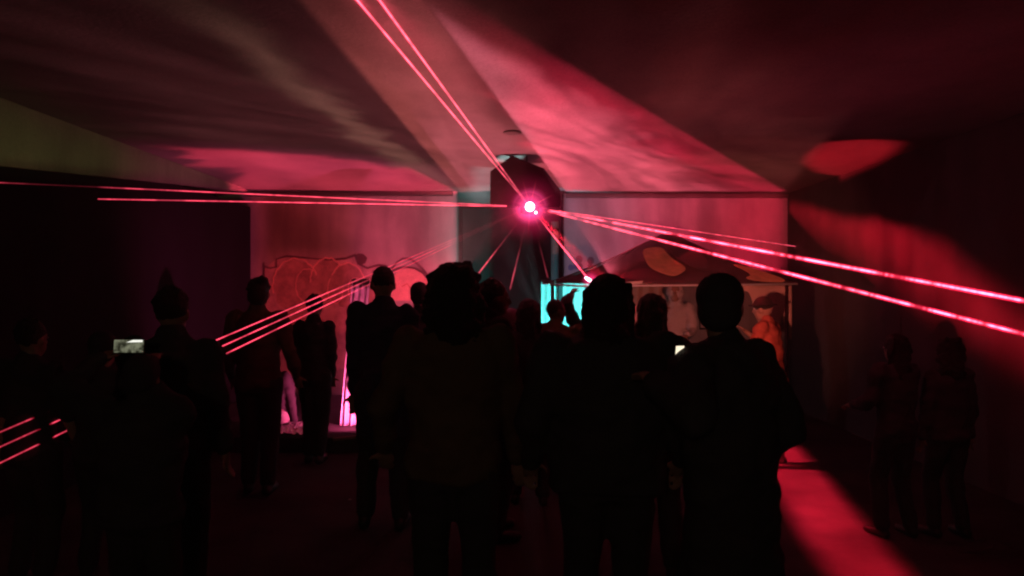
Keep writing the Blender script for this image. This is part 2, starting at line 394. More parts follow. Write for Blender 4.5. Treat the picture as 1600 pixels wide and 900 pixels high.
stroke('graffiti_outline', [(412, 410), (413, 440), (415, 470)], 3.2, 'gline', 3, bwl)
stroke('graffiti_outline', [(412, 416), (422, 419), (432, 417), (432, 405), (448, 400), (480, 403), (512, 406), (540, 404), (556, 398)], 3., 'gline', 4, bwl)
stroke('graffiti_outline', [(556, 398), (560, 412), (574, 419), (592, 414), (604, 416)], 4, 'gline', 3, bwl)
paint('graffiti_patch', [(554, 400), (560, 396), (568, 397), (574, 403), (571, 411), (564, 414), (558, 410)], 'gline', 2, bwl)
paint('graffiti_arch', [(612, 452), (614, 434), (622, 423), (640, 418), (655, 421), (668, 432), (674, 446), (674, 470), (612, 470)], 'gpeach', 1, bwl)
stroke('graffiti_outline', [(610, 425), (620, 420), (634, 417), (648, 419), (660, 425), (668, 435), (673, 448)], 3.6, 'gline', 3, bwl)
stroke('graffiti_outline', [(612, 420), (620, 410), (629, 404), (640, 404), (652, 412), (662, 422), (668, 430)], 3.4, 'gline', 2, bwl)
stroke('graffiti_outline', [(628, 448), (636, 443), (641, 450), (648, 444)], 1.6, 'redc', 4, bwl)
for (x, y, r, m) in ((905, 405, 6, 'gline'), (923, 407, 6, 'gline'), (892, 418, 5, 'gblue'), (899, 417, 4, 'gblue'), (906, 416, 5, 'gline'), (922, 416, 4.5, 'gline')):
    paint('painted_spot', wob(x, y, r*.9, r, 12, k=.05), m, 1, bwr)
# downpipe beside the recess
dp = thing('downpipe', 'pale downpipe catching cyan light at the right edge of the dark recess', 'pipe', (at(867, 10.9), 10.9, 0))
obj('pipe', lathe([(.058, .02), (.058, 2.72), (.056, 2.73)], 18), 'pipe', dp, True)
for z in (.7, 1.65, 2.6): obj('bracket', lathe([(.068, z-.02), (.068, z+.02)], 18), 'metal', dp)
obj('shoe_elbow', tube(bmesh.new(), [(0, 0, .03), (0, -.03, .02), (0, -.1, .02)], .055), 'pipe', dp, True)

# ------------------------------------------------------------------ laser rig
def beam_mat(name, col, s, soft, f0=0., f1=0., seed=0., dash=0.):
    m = bpy.data.materials.new(name); m.use_nodes = True; t = m.node_tree; K = t.links
    for n in list(t.nodes): t.nodes.remove(n)
    o = t.nodes.new('ShaderNodeOutputMaterial'); e = t.nodes.new('ShaderNodeEmission'); e.inputs[0].default_value = (*col, 1)
    tr = t.nodes.new('ShaderNodeBsdfTransparent'); ad = t.nodes.new('ShaderNodeAddShader')
    lw = t.nodes.new('ShaderNodeLayerWeight'); lw.inputs[0].default_value = .5
    inv = t.nodes.new('ShaderNodeMath'); inv.operation = 'SUBTRACT'; inv.inputs[0].default_value = 1; K.new(lw.outputs['Facing'], inv.inputs[1])
    pw = t.nodes.new('ShaderNodeMath'); pw.operation = 'POWER'; K.new(inv.outputs[0], pw.inputs[0]); pw.inputs[1].default_value = soft
    at_ = t.nodes.new('ShaderNodeAttribute'); at_.attribute_name = 'along'
    n = t.nodes.new('ShaderNodeTexNoise'); n.noise_dimensions = '1D'; n.inputs['Scale'].default_value = 11; n.inputs['Detail'].default_value = 7; n.inputs['Roughness'].default_value = .7
    adv = t.nodes.new('ShaderNodeMath'); adv.operation = 'ADD'; adv.inputs[1].default_value = seed; K.new(at_.outputs['Fac'], adv.inputs[0])
    K.new(adv.outputs[0], n.inputs['W'])
    r = t.nodes.new('ShaderNodeMapRange'); r.inputs['From Min'].default_value = .4; r.inputs['From Max'].default_value = .6
    r.inputs['To Min'].default_value = 1-.35-dash; r.inputs['To Max'].default_value = 1.25+dash; K.new(n.outputs[0], r.inputs['Value'])
    a = t.nodes.new('ShaderNodeMath'); a.operation = 'MULTIPLY'; K.new(pw.outputs[0], a.inputs[0]); K.new(r.outputs[0], a.inputs[1])
    at2 = t.nodes.new('ShaderNodeAttribute'); at2.attribute_name = 'gain'
    b = t.nodes.new('ShaderNodeMath'); b.operation = 'MULTIPLY'; K.new(a.outputs[0], b.inputs[0]); K.new(at2.outputs['Fac'], b.inputs[1])
    c = t.nodes.new('ShaderNodeMath'); c.operation = 'MULTIPLY'; K.new(b.outputs[0], c.inputs[0]); c.inputs[1].default_value = s
    K.new(c.outputs[0], e.inputs[1]); K.new(e.outputs[0], ad.inputs[0]); K.new(tr.outputs[0], ad.inputs[1]); K.new(ad.outputs[0], o.inputs[0])
    m.cycles.emission_sampling = 'NONE'
    return m
lp = thing('laser_projector', 'black laser projector firing thin red beams, hung in front of the dark cabinet', 'laser', LZ)
obj('housing', bx((0, .12, -.0), (.20, .18, .12), None, .01), 'plastic', lp)
obj('mounting_yoke', tube(bmesh.new(), [(-.115, .12, .0), (-.115, .12, .085), (.115, .12, .085), (.115, .12, 0)], .006), 'metal', lp)
ap = bmesh.new(); ell(ap, (0, 0, 0), (.05, .03, .05)); obj('aperture', ap, emit('laser_core', (1, .55, .62), 9), lp, True)
ap = bmesh.new(); ell(ap, (.062, -.01, -.062), (.016, .014, .016)); obj('aperture', ap, emit('laser_core_small', (1, .5, .6), 6), lp, True)
# halo: glowing shell that paints the bloom round a bright source
def halo(c, r, col, dens, par, name='glow'):
    b = bmesh.new(); ell(b, c, (r, r, r), seg=24)
    m = bpy.data.materials.new('halo_glow'); m.use_nodes = True; t = m.node_tree; K = t.links
    for n in list(t.nodes): t.nodes.remove(n)
    o = t.nodes.new('ShaderNodeOutputMaterial'); e = t.nodes.new('ShaderNodeEmission'); e.inputs[0].default_value = (*col, 1)
    tr = t.nodes.new('ShaderNodeBsdfTransparent'); ad = t.nodes.new('ShaderNodeAddShader')
    lw = t.nodes.new('ShaderNodeLayerWeight'); lw.inputs[0].default_value = .5
    inv = t.nodes.new('ShaderNodeMath'); inv.operation = 'SUBTRACT'; inv.inputs[0].default_value = 1; K.new(lw.outputs['Facing'], inv.inputs[1])
    pw = t.nodes.new('ShaderNodeMath'); pw.operation = 'POWER'; K.new(inv.outputs[0], pw.inputs[0]); pw.inputs[1].default_value = 7
    c_ = t.nodes.new('ShaderNodeMath'); c_.operation = 'MULTIPLY'; K.new(pw.outputs[0], c_.inputs[0]); c_.inputs[1].default_value = dens*.5
    K.new(c_.outputs[0], e.inputs[1]); K.new(e.outputs[0], ad.inputs[0]); K.new(tr.outputs[0], ad.inputs[1]); K.new(ad.outputs[0], o.inputs[0])
    m.cycles.emission_sampling = 'NONE'
    o_ = obj(name, b, m, par, True); return o_
halo((.0, 0, 0), .24, (1, .06, .25), 3.0, lp)
halo((.0, 0, 0), .46, (.9, .02, .12), .55, lp)
HOT, RED = (1, .11, .18), (.95, .012, .06)
def beam(p2, r=.007, gain=lambda s: 1, s0=.0, core=2.2, glow=.8, seed=0., dash=0., src=LZ, par=lp, gr=2.6):
    """one beam: a bright core tube with a dimmer sleeve; gain(s) fades it where the smoke is thin"""
    p2 = Vector(p2); base = Vector(par.location); n = 60
    for nm, rr, m, pw in (('laser_beam', r, beam_mat('beam_core', HOT, core, .6, seed=seed, dash=dash), 1), ('beam_sleeve', r*gr, beam_mat('beam_sleeve', RED, glow, 2., seed=seed, dash=dash*.6), 1)):
        bm = bmesh.new(); d = (p2-src); u, v = basis(d); rings = []; seg = 10
        vs = []
        for i in range(n+1):
            s = s0+(1-s0)*i/n; c = src+d*s-base
            vs.append([bm.verts.new(c+(u*math.cos(2*PI*k/seg)+v*math.sin(2*PI*k/seg))*rr) for k in range(seg)])
        for a, b in zip(vs, vs[1:]):
            for i in range(seg): bm.faces.new((a[i], a[(i+1) % seg], b[(i+1) % seg], b[i]))
        o = obj(nm, bm, m, par if nm == 'laser_beam' else last, True)
        last = o
        me = o.data; A = me.attributes.new('along', 'FLOAT', 'POINT'); G = me.attributes.new('gain', 'FLOAT', 'POINT')
        for i in range(n+1):
            s = s0+(1-s0)*i/n
            for k in range(seg):
                A.data[i*seg+k].value = s*d.length*.35; G.data[i*seg+k].value = max(0., gain(s))
def sstep(a, b, x):
    t = min(1, max(0, (x-a)/(b-a))); return t*t*(3-2*t)
def pxs(p2, px):
    """fraction along LZ->p2 at which the beam crosses image column px"""
    k = (px-800)/F; p2 = Vector(p2); d = p2-LZ
    return (LZ.x-k*LZ.y)/(k*d.y-d.x)
# up-left pair, ends on the ceiling just beyond the frame
for (px, py, sd) in ((548, -12, 1.), (584, -12, 4.)):
    t_ = hit(px, py, 'ceil'); beam(t_, .006, lambda s: .35+.65*sstep(.05, .6, s), .05, 1.7, .7, sd, .08)
# left pair
t_ = hit(-30, 284, 'left'); a1, a2 = pxs(t_, 150), pxs(t_, 38)
beam(t_, .0031, lambda s: (.9*(1-.93*sstep(a1-.03, a1+.0, s))+.35*sstep(a2-.01, a2+.01, s))*(1-.6*sstep(.55, a1, s)), .06, .9, .45, 2., .1)
t_ = hit(153, 311, 'left'); beam(t_, .0034, lambda s: 1-.45*sstep(.5, .9, s), .06, .95, .5, 7., .1)
# down-left triple
for (py, sd) in ((688, 1.5), (712, 3.3), (738, 6.1)):
    t_ = P(-30, py, 4.0)+0*LZ; t2 = LZ+(t_-LZ)*1.25
    beam(t2, .0026, lambda s: .04+.45*sstep(.12, .33, s)+.5*sstep(.36, .42, s)-.5*sstep(.62, .8, s), .03, .8, .5, sd, .15)
# short thin ones straight down, brightest where they reach the crowd
for (px, py, d, g) in ((741, 436, 5.4, .8), (797, 452, 5.6, .45), (856, 434, 6., .14)):
    beam(P(px, py, d), .0045, lambda s, g=g: g*(.12+.9*sstep(.55, .85, s)), .3, 1.1, .8, px*.1, .05)
# to the glint under the canopy edge
GL = P(920, 437, 7.6)
beam(GL, .0042, lambda s: .2+.8*sstep(.15, .5, s), .12, 1.6, .9, 5., .05)
for q in range(11):                     # short glowing spikes added as a flare star round the aperture
    a = q*2*PI/11+random.uniform(-.2, .2); L_ = random.uniform(.16, .34)
    beam(LZ+Vector((math.cos(a)*L_, -.05, math.sin(a)*L_)), .0025, lambda s: (1-s)**2, .15, .9, .5, q, .1)
# right-hand three
beam(hit(1243, 385, 'right'), .0042, lambda s: .75, .08, 1.0, .6, 2.2, .1)
beam(P(1720, 493, 3.9), .0075, lambda s: .5+.7*sstep(.25, .5, s), .06, 2.2, 1.2, 3.7, .6)
beam(P(1720, 553, 3.9), .007, lambda s: .5+.6*sstep(.25, .5, s), .06, 2.0, 1.2, 9.2, .6)

# ------------------------------------------------------------------ canopy over the booth
gz = thing('canopy_tent', 'dark gabled canopy tent with camouflage patches over the booth, right of the recess', 'canopy', (1.95, 9.3, 0))
ex0, ex1 = at(859, 8.15)-1.95, at(1246, 8.15)-1.95
yf, yb_ = 8.15-9.3, 10.5-9.3
ze, zp = 1.80, P(1045, 366, 9.3).z
xa = at(1045, 9.3)-1.95
def roofpt(u, v):                 # u 0..1 along the front eave, v 0..1 up to the apex, sagging a little
    a = Vector((ex0+(ex1-ex0)*u, yf, ze)); b = Vector((xa+(u-.5)*.18, 0, zp))
    p = a.lerp(b, v); p.z += -.05*math.sin(PI*v)+.008*math.sin(u*21)*(1-v); return p
bm = bmesh.new(); nu, nv = 28, 10
g = [[bm.verts.new(roofpt(i/nu, j/nv)) for i in range(nu+1)] for j in range(nv+1)]
for j in range(nv):
    for i in range(nu): bm.faces.new((g[j][i], g[j][i+1], g[j+1][i+1], g[j+1][i]))
o = obj('roof_panel', bm, 'roof', gz, True); o.modifiers.new('t', 'SOLIDIFY').thickness = .006
def rear(u, v, side):
    a = {'b': Vector((ex0+(ex1-ex0)*u, yb_, ze)), 'l': Vector((ex0, yf+(yb_-yf)*u, ze)), 'r': Vector((ex1, yf+(yb_-yf)*u, ze))}[side]
    b = {'b': Vector((xa+(u-.5)*.18, .01, zp-.01)), 'l': Vector((xa-.092, 0, zp-.003)), 'r': Vector((xa+.092, 0, zp-.003))}[side]
    p = a.lerp(b, v); p.z -= .04*math.sin(PI*v); return p
for sd in 'blr':
    bm = bmesh.new()
    g = [[bm.verts.new(rear(i/12, j/6, sd)) for i in range(13)] for j in range(7)]
    for j in range(6):
        for i in range(12): bm.faces.new((g[j][i], g[j][i+1], g[j+1][i+1], g[j+1][i]))
    o = obj('roof_panel', bm, 'roof', gz, True); o.modifiers.new('t', 'SOLIDIFY').thickness = .006
def roof_from_px(px, py):         # point on the front slope under this direction of the plan, returned on the slope
    best = None
    o_ = Vector((0, 0, CH))-Vector((1.95, 9.3, 0)); d = Vector(((px-800)/F, 1, (450-py)/F))
    # plane through eave corners and apex
    A, B, Cc = roofpt(0, 0), roofpt(1, 0), Vector((xa, 0, zp)); n = (B-A).cross(Cc-A).normalized()
    t = (A-o_).dot(n)/d.dot(n); return o_+d*t, n
def patch(name, pts, m, lift=.02, z=.0):
    q = [roof_from_px(*p) for p in pts]; n = q[0][1]
    if n.y > 0: n = -n
    pp = [a+n*(lift)+Vector((0, 0, z)) for a, _ in q]
    o = obj(name, poly_slab(pp, -n*.004), m, gz); return o
def smoothpoly(p, it=2):
    for _ in range(it):
        q = []
        for i in range(len(p)):
            a, b = p[i], p[(i+1) % len(p)]
            q += [(a[0]*.75+b[0]*.25, a[1]*.75+b[1]*.25), (a[0]*.25+b[0]*.75, a[1]*.25+b[1]*.75)]
        p = q
    return p
patch('camouflage_patch', smoothpoly([(1003, 393), (1012, 388), (1034, 387), (1042, 397), (1052, 407), (1075, 420), (1062, 430), (1050, 433), (1030, 426), (1016, 420), (1008, 408)]), 'patch', .012)
patch('camouflage_patch', smoothpoly([(1040, 386), (1066, 380), (1090, 388), (1098, 402), (1112, 414), (1104, 424), (1080, 418), (1058, 406)]), 'black', .016)
patch('camouflage_patch', smoothpoly([(1135, 410), (1190, 424), (1236, 441), (1200, 442), (1160, 436), (1178, 430)]), 'patch', .010)
for (ax, ay) in ((ex0+.03, yf+.02), (ex1-.10, yf+.05), (ex0+.03, yb_-.02), (ex1-.05, yb_-.02)):
    obj('post', tube(bmesh.new(), [(ax, ay, 0), (ax, ay, ze-.01)], .02), 'metal', gz, True)
obj('eave_bar', tube(bmesh.new(), [(ex0, yf, ze-.012), (ex0+.35, yf, ze-.03), (xa, yf, ze-.02), (ex1, yf, ze-.005)], .011), 'pipe', gz, True)
obj('guy_line', tube(bmesh.new(), [(ex0-.08, yf, ze-.01), (ex0, yf, ze)], .006), 'white', gz)
# cream side sheet hanging at the right back corner
bm = bmesh.new(); nu, nv = 40, 10
prof = lambda u: .08+.50*sstep(.42, .60, u)*(1-.35*sstep(.84, .87, u))+(.20 if u > .90 else 0)
g = [[bm.verts.new((.30+(ex1-.04-.30)*i/nu, yf+.06+.014*math.sin(i*.55)*(j/nv), ze-.02-prof(i/nu)*j/nv*(.8 if i/nu < .9 else 1))) for i in range(nu+1)] for j in range(nv+1)]
for j in range(nv):
    for i in range(nu): bm.faces.new((g[j][i], g[j][i+1], g[j+1][i+1], g[j+1][i]))
o = obj('valance', bm, 'valance', gz, True); o.modifiers.new('t', 'SOLIDIFY').thickness = .004

# backdrop cloths of the booth
def cloth(name, x0, x1, z0, z1, y, m, label, cat, amp=.04, waves=6, par=None, sl=0., narrow=0.):
    bm = bmesh.new(); nu, nv = 60, 14; g = []
    for j in range(nv+1):
        row = []
        for i in range(nu+1):
            u, v = i/nu, j/nv
            x = x0+(x1-x0)*(u if not narrow else .5+(u-.5)*(1-narrow*v)) + sl*v
            row.append(bm.verts.new((x, y+amp*math.sin(u*waves*2*PI+.8*math.sin(v*3))*(.4+.6*(1-v))+.01*noise.noise((u*9, v*9, y)), z0+(z1-z0)*v)))
        g.append(row)
    for j in range(nv):
        for i in range(nu): bm.faces.new((g[j][i], g[j][i+1], g[j+1][i+1], g[j+1][i]))
    o = obj(name, bm, m, par, True); o.modifiers.new('t', 'SOLIDIFY').thickness = .003
    if label: tag(o, label, cat)
    return o
cloth('backdrop_sheet', at(846, 10.1), at(932, 10.1), .9, 1.86, 10.1, 'white', 'white sheet glowing cyan under the left half of the canopy', 'backdrop', .05, 5)
cloth('backdrop_sheet', at(985, 10.2), at(1052, 10.2), .8, 1.86, 10.2, 'valance', 'dim mauve cloth hanging under the middle of the canopy', 'backdrop', .03, 4)
obj_ = obj('cloth_strip', bx((at(876, 9.9), 9.9, 1.3), (.055, .03, 1.1), None, .004), 'black'); tag(obj_, 'narrow black strip hanging in front of the cyan sheet', 'strip')
fl = obj('pennant', poly_slab([P(973, 441, 7.7), P(1005, 439, 7.7), P(1003, 443, 7.7), P(986, 445, 7.7), P(988, 456, 7.7), P(984, 459, 7.7), P(978, 446, 7.7)], (0, .01, 0)), 'pale')
tag(fl, 'pale folded pennant pinned to the front edge of the canopy', 'pennant')

def flood(name, label, loc, aim, energy, col, spot=None, size=.03, part='par_can', blend=.6):
    """a small stage lamp: can, yoke, lens, and its light"""
    loc = Vector(loc); d = (Vector(aim)-loc).normalized(); q = d.to_track_quat('-Z', 'Y')
    t = thing(name, label, 'stage light', loc); rot = q.to_matrix()
    b = lathe([(.04, .10), (.055, .07), (.06, -.0), (.06, -.02)], 18); bmesh.ops.transform(b, matrix=rot.to_4x4(), verts=b.verts); obj('lamp_can', b, 'metal', t, True)
    b = lathe([(.05, -.0215), (.05, -.024)], 18); bmesh.ops.transform(b, matrix=rot.to_4x4(), verts=b.verts); obj('lens', b, emit('lamp_lens', col, 3), t)
    obj('yoke', tube(bmesh.new(), [(-.07, 0, 0), (-.07, 0, -.08), (.07, 0, -.08), (.07, 0, 0)], .006), 'metal', t)
    if loc.z > .3: obj('stand_pole', tube(bmesh.new(), [(0, 0, -.08), (0, 0, -loc.z+.0)], .012), 'metal', t, True)
    obj('base_plate', lathe([(.13, -loc.z+.0), (.13, -loc.z+.02), (.03, -loc.z+.03)], 20), 'metal', t) if loc.z > .3 else None
    l = bpy.data.lights.new(name+'_light', 'SPOT'); l.energy = energy; l.color = col; l.spot_size = spot or math.radians(100); l.spot_blend = blend
    l.shadow_soft_size = size; lo = bpy.data.objects.new(name+'_light', l); lo.rotation_euler = q.to_euler(); lo.location = d*.04; C.objects.link(lo); lo.parent = t
    return t
flood('stage_light', 'cyan stage light behind the crowd, aimed at the white sheet', (at(890, 9.0), 9.0, 1.05), (at(868, 10.1), 10.1, 1.6), 190, (.05, .85, .80), math.radians(78))
flood('stage_light', 'added red lamp on a stand, hidden by the crowd, facing the front of the canopy', (at(1110, 4.9), 4.9, 1.56), (2.3, 8.8, 1.80), 210, (1, .21, .15), math.radians(56))  # added lamp, unseen behind the crowd, to redden the canopy front
flood('stage_light', 'added red lamp on a stand, hidden by the crowd, facing the painted wall on the left', (at(592, 8.1), 8.1, 1.15), (at(540, 11), 11, 1.7), 2.6, (1, .20, .16), math.radians(110))  # second added red lamp, out of sight, to light the graffiti
flood('floor_light', 'small magenta light standing on the ledge behind the tall man', (at(574, 7.98), 7.98, .27), (at(530, 8.6), 8.6, .75), 170, (1, .09, .27), math.radians(125))
# glint where the beam lands, put in as small glowing shapes
gl = thing('beam_glint', 'small pink-white glint of the beam, built as glowing beads, at the left front edge of the canopy', 'light', GL)
b = bmesh.new(); ell(b, (0, 0, 0), (.05, .02, .018), Matrix.Rotation(.55, 3, 'Y')); obj('lens', b, emit('glint_core', (1, .45, .6), 7), gl, True)
b = bmesh.new(); ell(b, (.045, -.0, -.028), (.022, .016, .02)); obj('lens', b, emit('glint_core2', (1, .45, .6), 5), gl, True)
obj('glint_backing', bx((.0, .05, .0), (.05, .06, .05), None, .006), 'plastic', gl)
halo((.02, 0, -.01), .12, (1, .04, .2), 1.2, gl)

# ------------------------------------------------------------------ people
def ik(a, t, l1, l2, pole):
    d = t-a; L = min(d.length, (l1+l2)*.999); dn = d.normalized(); t = a+dn*L
    x = (l1*l1-l2*l2+L*L)/(2*L); hgt = math.sqrt(max(0, l1*l1-x*x))
    p = pole-dn*pole.dot(dn)
    p = p.normalized() if p.length > 1e-4 else basis(dn)[0]
    return a+dn*x+p*hgt, t
def hand(bm, wr, d, up, side, k, curl):
    """palm, four unequal fingers with two bends, thumb from the side of the palm"""
    d = d.normalized(); s = d.cross(up).normalized()*side; n = s.cross(d).normalized()*side
    if n.dot(up) < 0: n = -n
    c = wr+d*.045*k
    R = Matrix((s, d, n)).transposed()
    ell(bm, c, (.040*k, .052*k, .017*k), R, 10)
    cap(bm, wr-d*.02*k, .024*k, wr+d*.02*k, .025*k, 8)
    for i, (off, ln) in enumerate(((-.030, .072), (-.010, .082), (.010, .076), (.029, .060))):
        p = wr+d*.085*k+s*off*k; f = d.copy()
        for j in range(3):
            a = curl*(.5+.3*j); f = (f*math.cos(a)-n*math.sin(a)).normalized()
            q = p+f*ln*k*(.45, .32, .23)[j]
            cap(bm, p, .0095*k*(1-.12*j), q, .0085*k*(1-.12*j), 6); p = q
    p = wr+d*.025*k-s*.030*k; f = (d*.6-s*.8).normalized(); q = p+f*.045*k; cap(bm, p, .013*k, q, .011*k, 6)
    f = (d*.9-s*.3-n*curl*.5).normalized(); cap(bm, q, .011*k, q+f*.032*k, .009*k, 6)
def person(label, px, top, dist, yaw=0., outfit='black', legs='black', skin='skin', hair='short', hmat='hair', wide=1.,
           armL=None, armR=None, head=0., nod=0., lean=0., feet=None, seat=None, shoe='shoe', fine=False, hood=False,
           long=0., curlL=.5, curlR=.5, stance=.12, sway=0., group=None, sleeves=True, x=None, base=0., puff=1., bare=False):
    """label + where the head top sits; arms: wrist targets in body coordinates (x right, y ahead, z up) for a 1.75 m body"""
    H = seat['H'] if seat else CH+(450-top)*dist/F-base
    k = H/1.75; gx = at(px, dist) if x is None else x
    t = thing('person', label, 'person', (gx-0, dist, base), yaw, group)
    V = lambda a, b, c: Vector((a, b, c))*k
    hipz = .93 if not seat else seat['z']/k
    sh = lean; cs, sn = math.cos(lean), math.sin(lean)
    def tr(p):   # lean the upper body forward about the hip, sway sideways
        p = Vector(p); q = Vector((p.x, p.y, p.z-.93)); yy = q.y*cs+q.z*sn; zz = -q.y*sn+q.z*cs
        return Vector((q.x+sway*max(0, q.z), yy, hipz+zz))*k
    hips = [Vector((s*.09, 0, hipz))*k for s in (-1, 1)]
    W = wide
    # joints
    shl = [tr((s*.175*W, -.005, 1.425)) for s in (-1, 1)]
    tg = [armL, armR]; default = [(-.25*W, .03, .83), (.25*W, .03, .83)]
    elb, wri = [], []
    for i, s in enumerate((-1, 1)):
        T = tg[i]; free = T is None
        T = tr(default[i]) if free else tr(T)
        e, w_ = ik(shl[i], T, .29*k, .255*k, Vector((s*.35, -.8, -.45)) if not free else Vector((s*.3, -.9, 0)))
        elb.append(e); wri.append(w_)
    if seat:
        ank = [Vector(p)*k for p in seat['feet']]; pole = Vector((0, 1, .5))
    else:
        fp = feet or ((-stance, .03), (stance, -.03))
        ank = [V(a, b, .085) for a, b in fp]; pole = Vector((0, 1, 0))
    kn = []
    for i in range(2):
        e, a = ik(hips[i], ank[i], .435*k, .425*k, pole); kn.append(e); ank[i] = a
    hd = tr((0, .015, 1.62)); Rh = Matrix.Rotation(head, 3, 'Z') @ Matrix.Rotation(-nod-lean*.4, 3, 'X')
    hv = lambda a, b, c: hd+Rh @ (Vector((a, b, c))*k)
    def rings(bm, lev, inf=0.):
        rr = []
        for (z, rx, ry, yo) in lev:
            rr.append([tr((0, yo, z))+Vector(((rx*W+inf)*math.cos(2*PI*i/20), (ry*(.5+.5*W)+inf)*math.sin(2*PI*i/20), 0))*k for i in range(20)])
        ringstack(bm, rr)
    TL = [(.86, .13, .095, 0), (.93, .155, .105, 0), (1.0, .15, .10, 0), (1.08, .135, .092, 0), (1.2, .15, .10, .0), (1.32, .17, .11, 0), (1.40, .175, .10, -.005), (1.46, .12, .075, -.008), (1.49, .06, .055, -.005)]
    # body
    bm = bmesh.new()
    rings(bm, TL)
    cap(bm, tr((0, -.01, 1.42)), .062*k, hv(0, -.01, -.06), .054*k)
    ell(bm, hv(0, -.005, .02), (.077*k, .095*k, .105*k), Rh)
    ell(bm, hv(0, .025, -.045), (.060*k, .066*k, .07*k), Rh)
    ell(bm, hv(0, .05, -.085), (.032*k, .035*k, .026*k), Rh, 10)
    cap(bm, hv(0, .088, .015), .009*k, hv(0, .108, -.022), .015*k, 8)          # nose
    cap(bm, hv(-.035, .08, .032), .010*k, hv(.035, .08, .032), .010*k, 8)      # brow
    cap(bm, hv(-.02, .085, -.052), .008*k, hv(.02, .085, -.052), .008*k, 8)    # lips
    for s in (-1, 1): ell(bm, hv(s*.079, -.002, -.005), (.010*k, .020*k, .032*k), Rh, 8)
    for i, s in enumerate((-1, 1)):
        cap(bm, shl[i], .056*k, elb[i], .040*k); cap(bm, elb[i], .041*k, wri[i], .026*k)
        fd = (wri[i]-elb[i]).normalized(); up = Vector((0, 0, 1)) if abs(fd.z) < .8 else Vector((-s, 0, .1)) if tg[i] is None else Vector((0, -1, 0))
        hand(bm, wri[i], fd, up, s, k, (curlL, curlR)[i])
        cap(bm, hips[i], .088*k, kn[i], .056*k); cap(bm, kn[i], .055*k, ank[i], .036*k)
        fx = Vector((s*.15, 1, 0)).normalized(); cap(bm, ank[i]-Vector((0, .03, .045))*k, .034*k, ank[i]+(fx*.13-Vector((0, 0, .055)))*k, .028*k)
    body = obj('body', remesh(bm, .0085 if fine else .013, 2), skin, t, True)
    for s in (-1, 1):
        b = bmesh.new(); ell(b, hv(s*.030, .084, .010), (.012*k, .008*k, .008*k), Rh, 8); obj('eye', b, 'white', t, True)
    # trousers
    bm = bmesh.new()
    rr = []
    for (z, rx, ry) in ((.82, .14, .115), (.9, .165, .122), (.98, .162, .118), (1.04, .15, .11)):
        rr.append([tr((0, 0, z))+Vector((rx*W*math.cos(2*PI*i/20), ry*math.sin(2*PI*i/20), 0))*k for i in range(20)])
    ringstack(bm, rr)
    for i in range(2):
        cap(bm, hips[i]-Vector((0, 0, .03)), .108*k*(.6+.4*W), kn[i], .078*k)
        hem = ank[i].lerp(kn[i], .06)
        cap(bm, kn[i], .078*k, hem, .066*k)
    obj('trousers', remesh(bm, .015, 3, .010, 6, px), legs, t, True)
    # jacket
    bm = bmesh.new()
    lo_ = .86-long
    JL = [(lo_, .175+.05*long, .135, 0), (lo_+.09, .18, .135, 0), (1.02, .172, .128, 0), (1.15, .172, .128, 0), (1.3, .19, .135, 0), (1.40, .19, .122, -.006), (1.465, .13, .092, -.01), (1.50, .075, .07, -.006)]
    rings(bm, JL, .0 if puff == 1 else .02)
    for i, s in enumerate((-1, 1)):
        cap(bm, shl[i], .076*k*puff, elb[i], .060*k*puff)
        if sleeves: cap(bm, elb[i], .060*k*puff, wri[i].lerp(elb[i], .05), .042*k*puff)
        else: cap(bm, elb[i].lerp(shl[i], .4), .06*k, elb[i].lerp(shl[i], .35), .055*k)
    if hood:
        ell(bm, hv(0, -.025, .005), (.105*k, .118*k, .135*k), Rh); cap(bm, hv(0, -.05, -.1), .095*k, tr((0, -.03, 1.44)), .11*k)
    else: cap(bm, tr((0, -.02, 1.46)), .078*k, tr((0, -.012, 1.50)), .072*k)
    obj('jacket' if sleeves else 'shirt', remesh(bm, .014, 3, .022, 6, px+3), outfit, t, True)
    # shoes
    for i, s in enumerate((-1, 1)):
        bm = bmesh.new(); fx = Vector((s*.15, 1, 0)).normalized()
        A = ank[i]-Vector((0, .04, .045))*k; B = ank[i]+(fx*.15-Vector((0, 0, .05)))*k
        cap(bm, A, .042*k, B, .036*k); cap(bm, ank[i]-Vector((0, .01, .02))*k, .045*k, ank[i]+Vector((0, 0, .03))*k, .045*k)
        obj('shoe', remesh(bm, .012, 2), shoe, t, True)
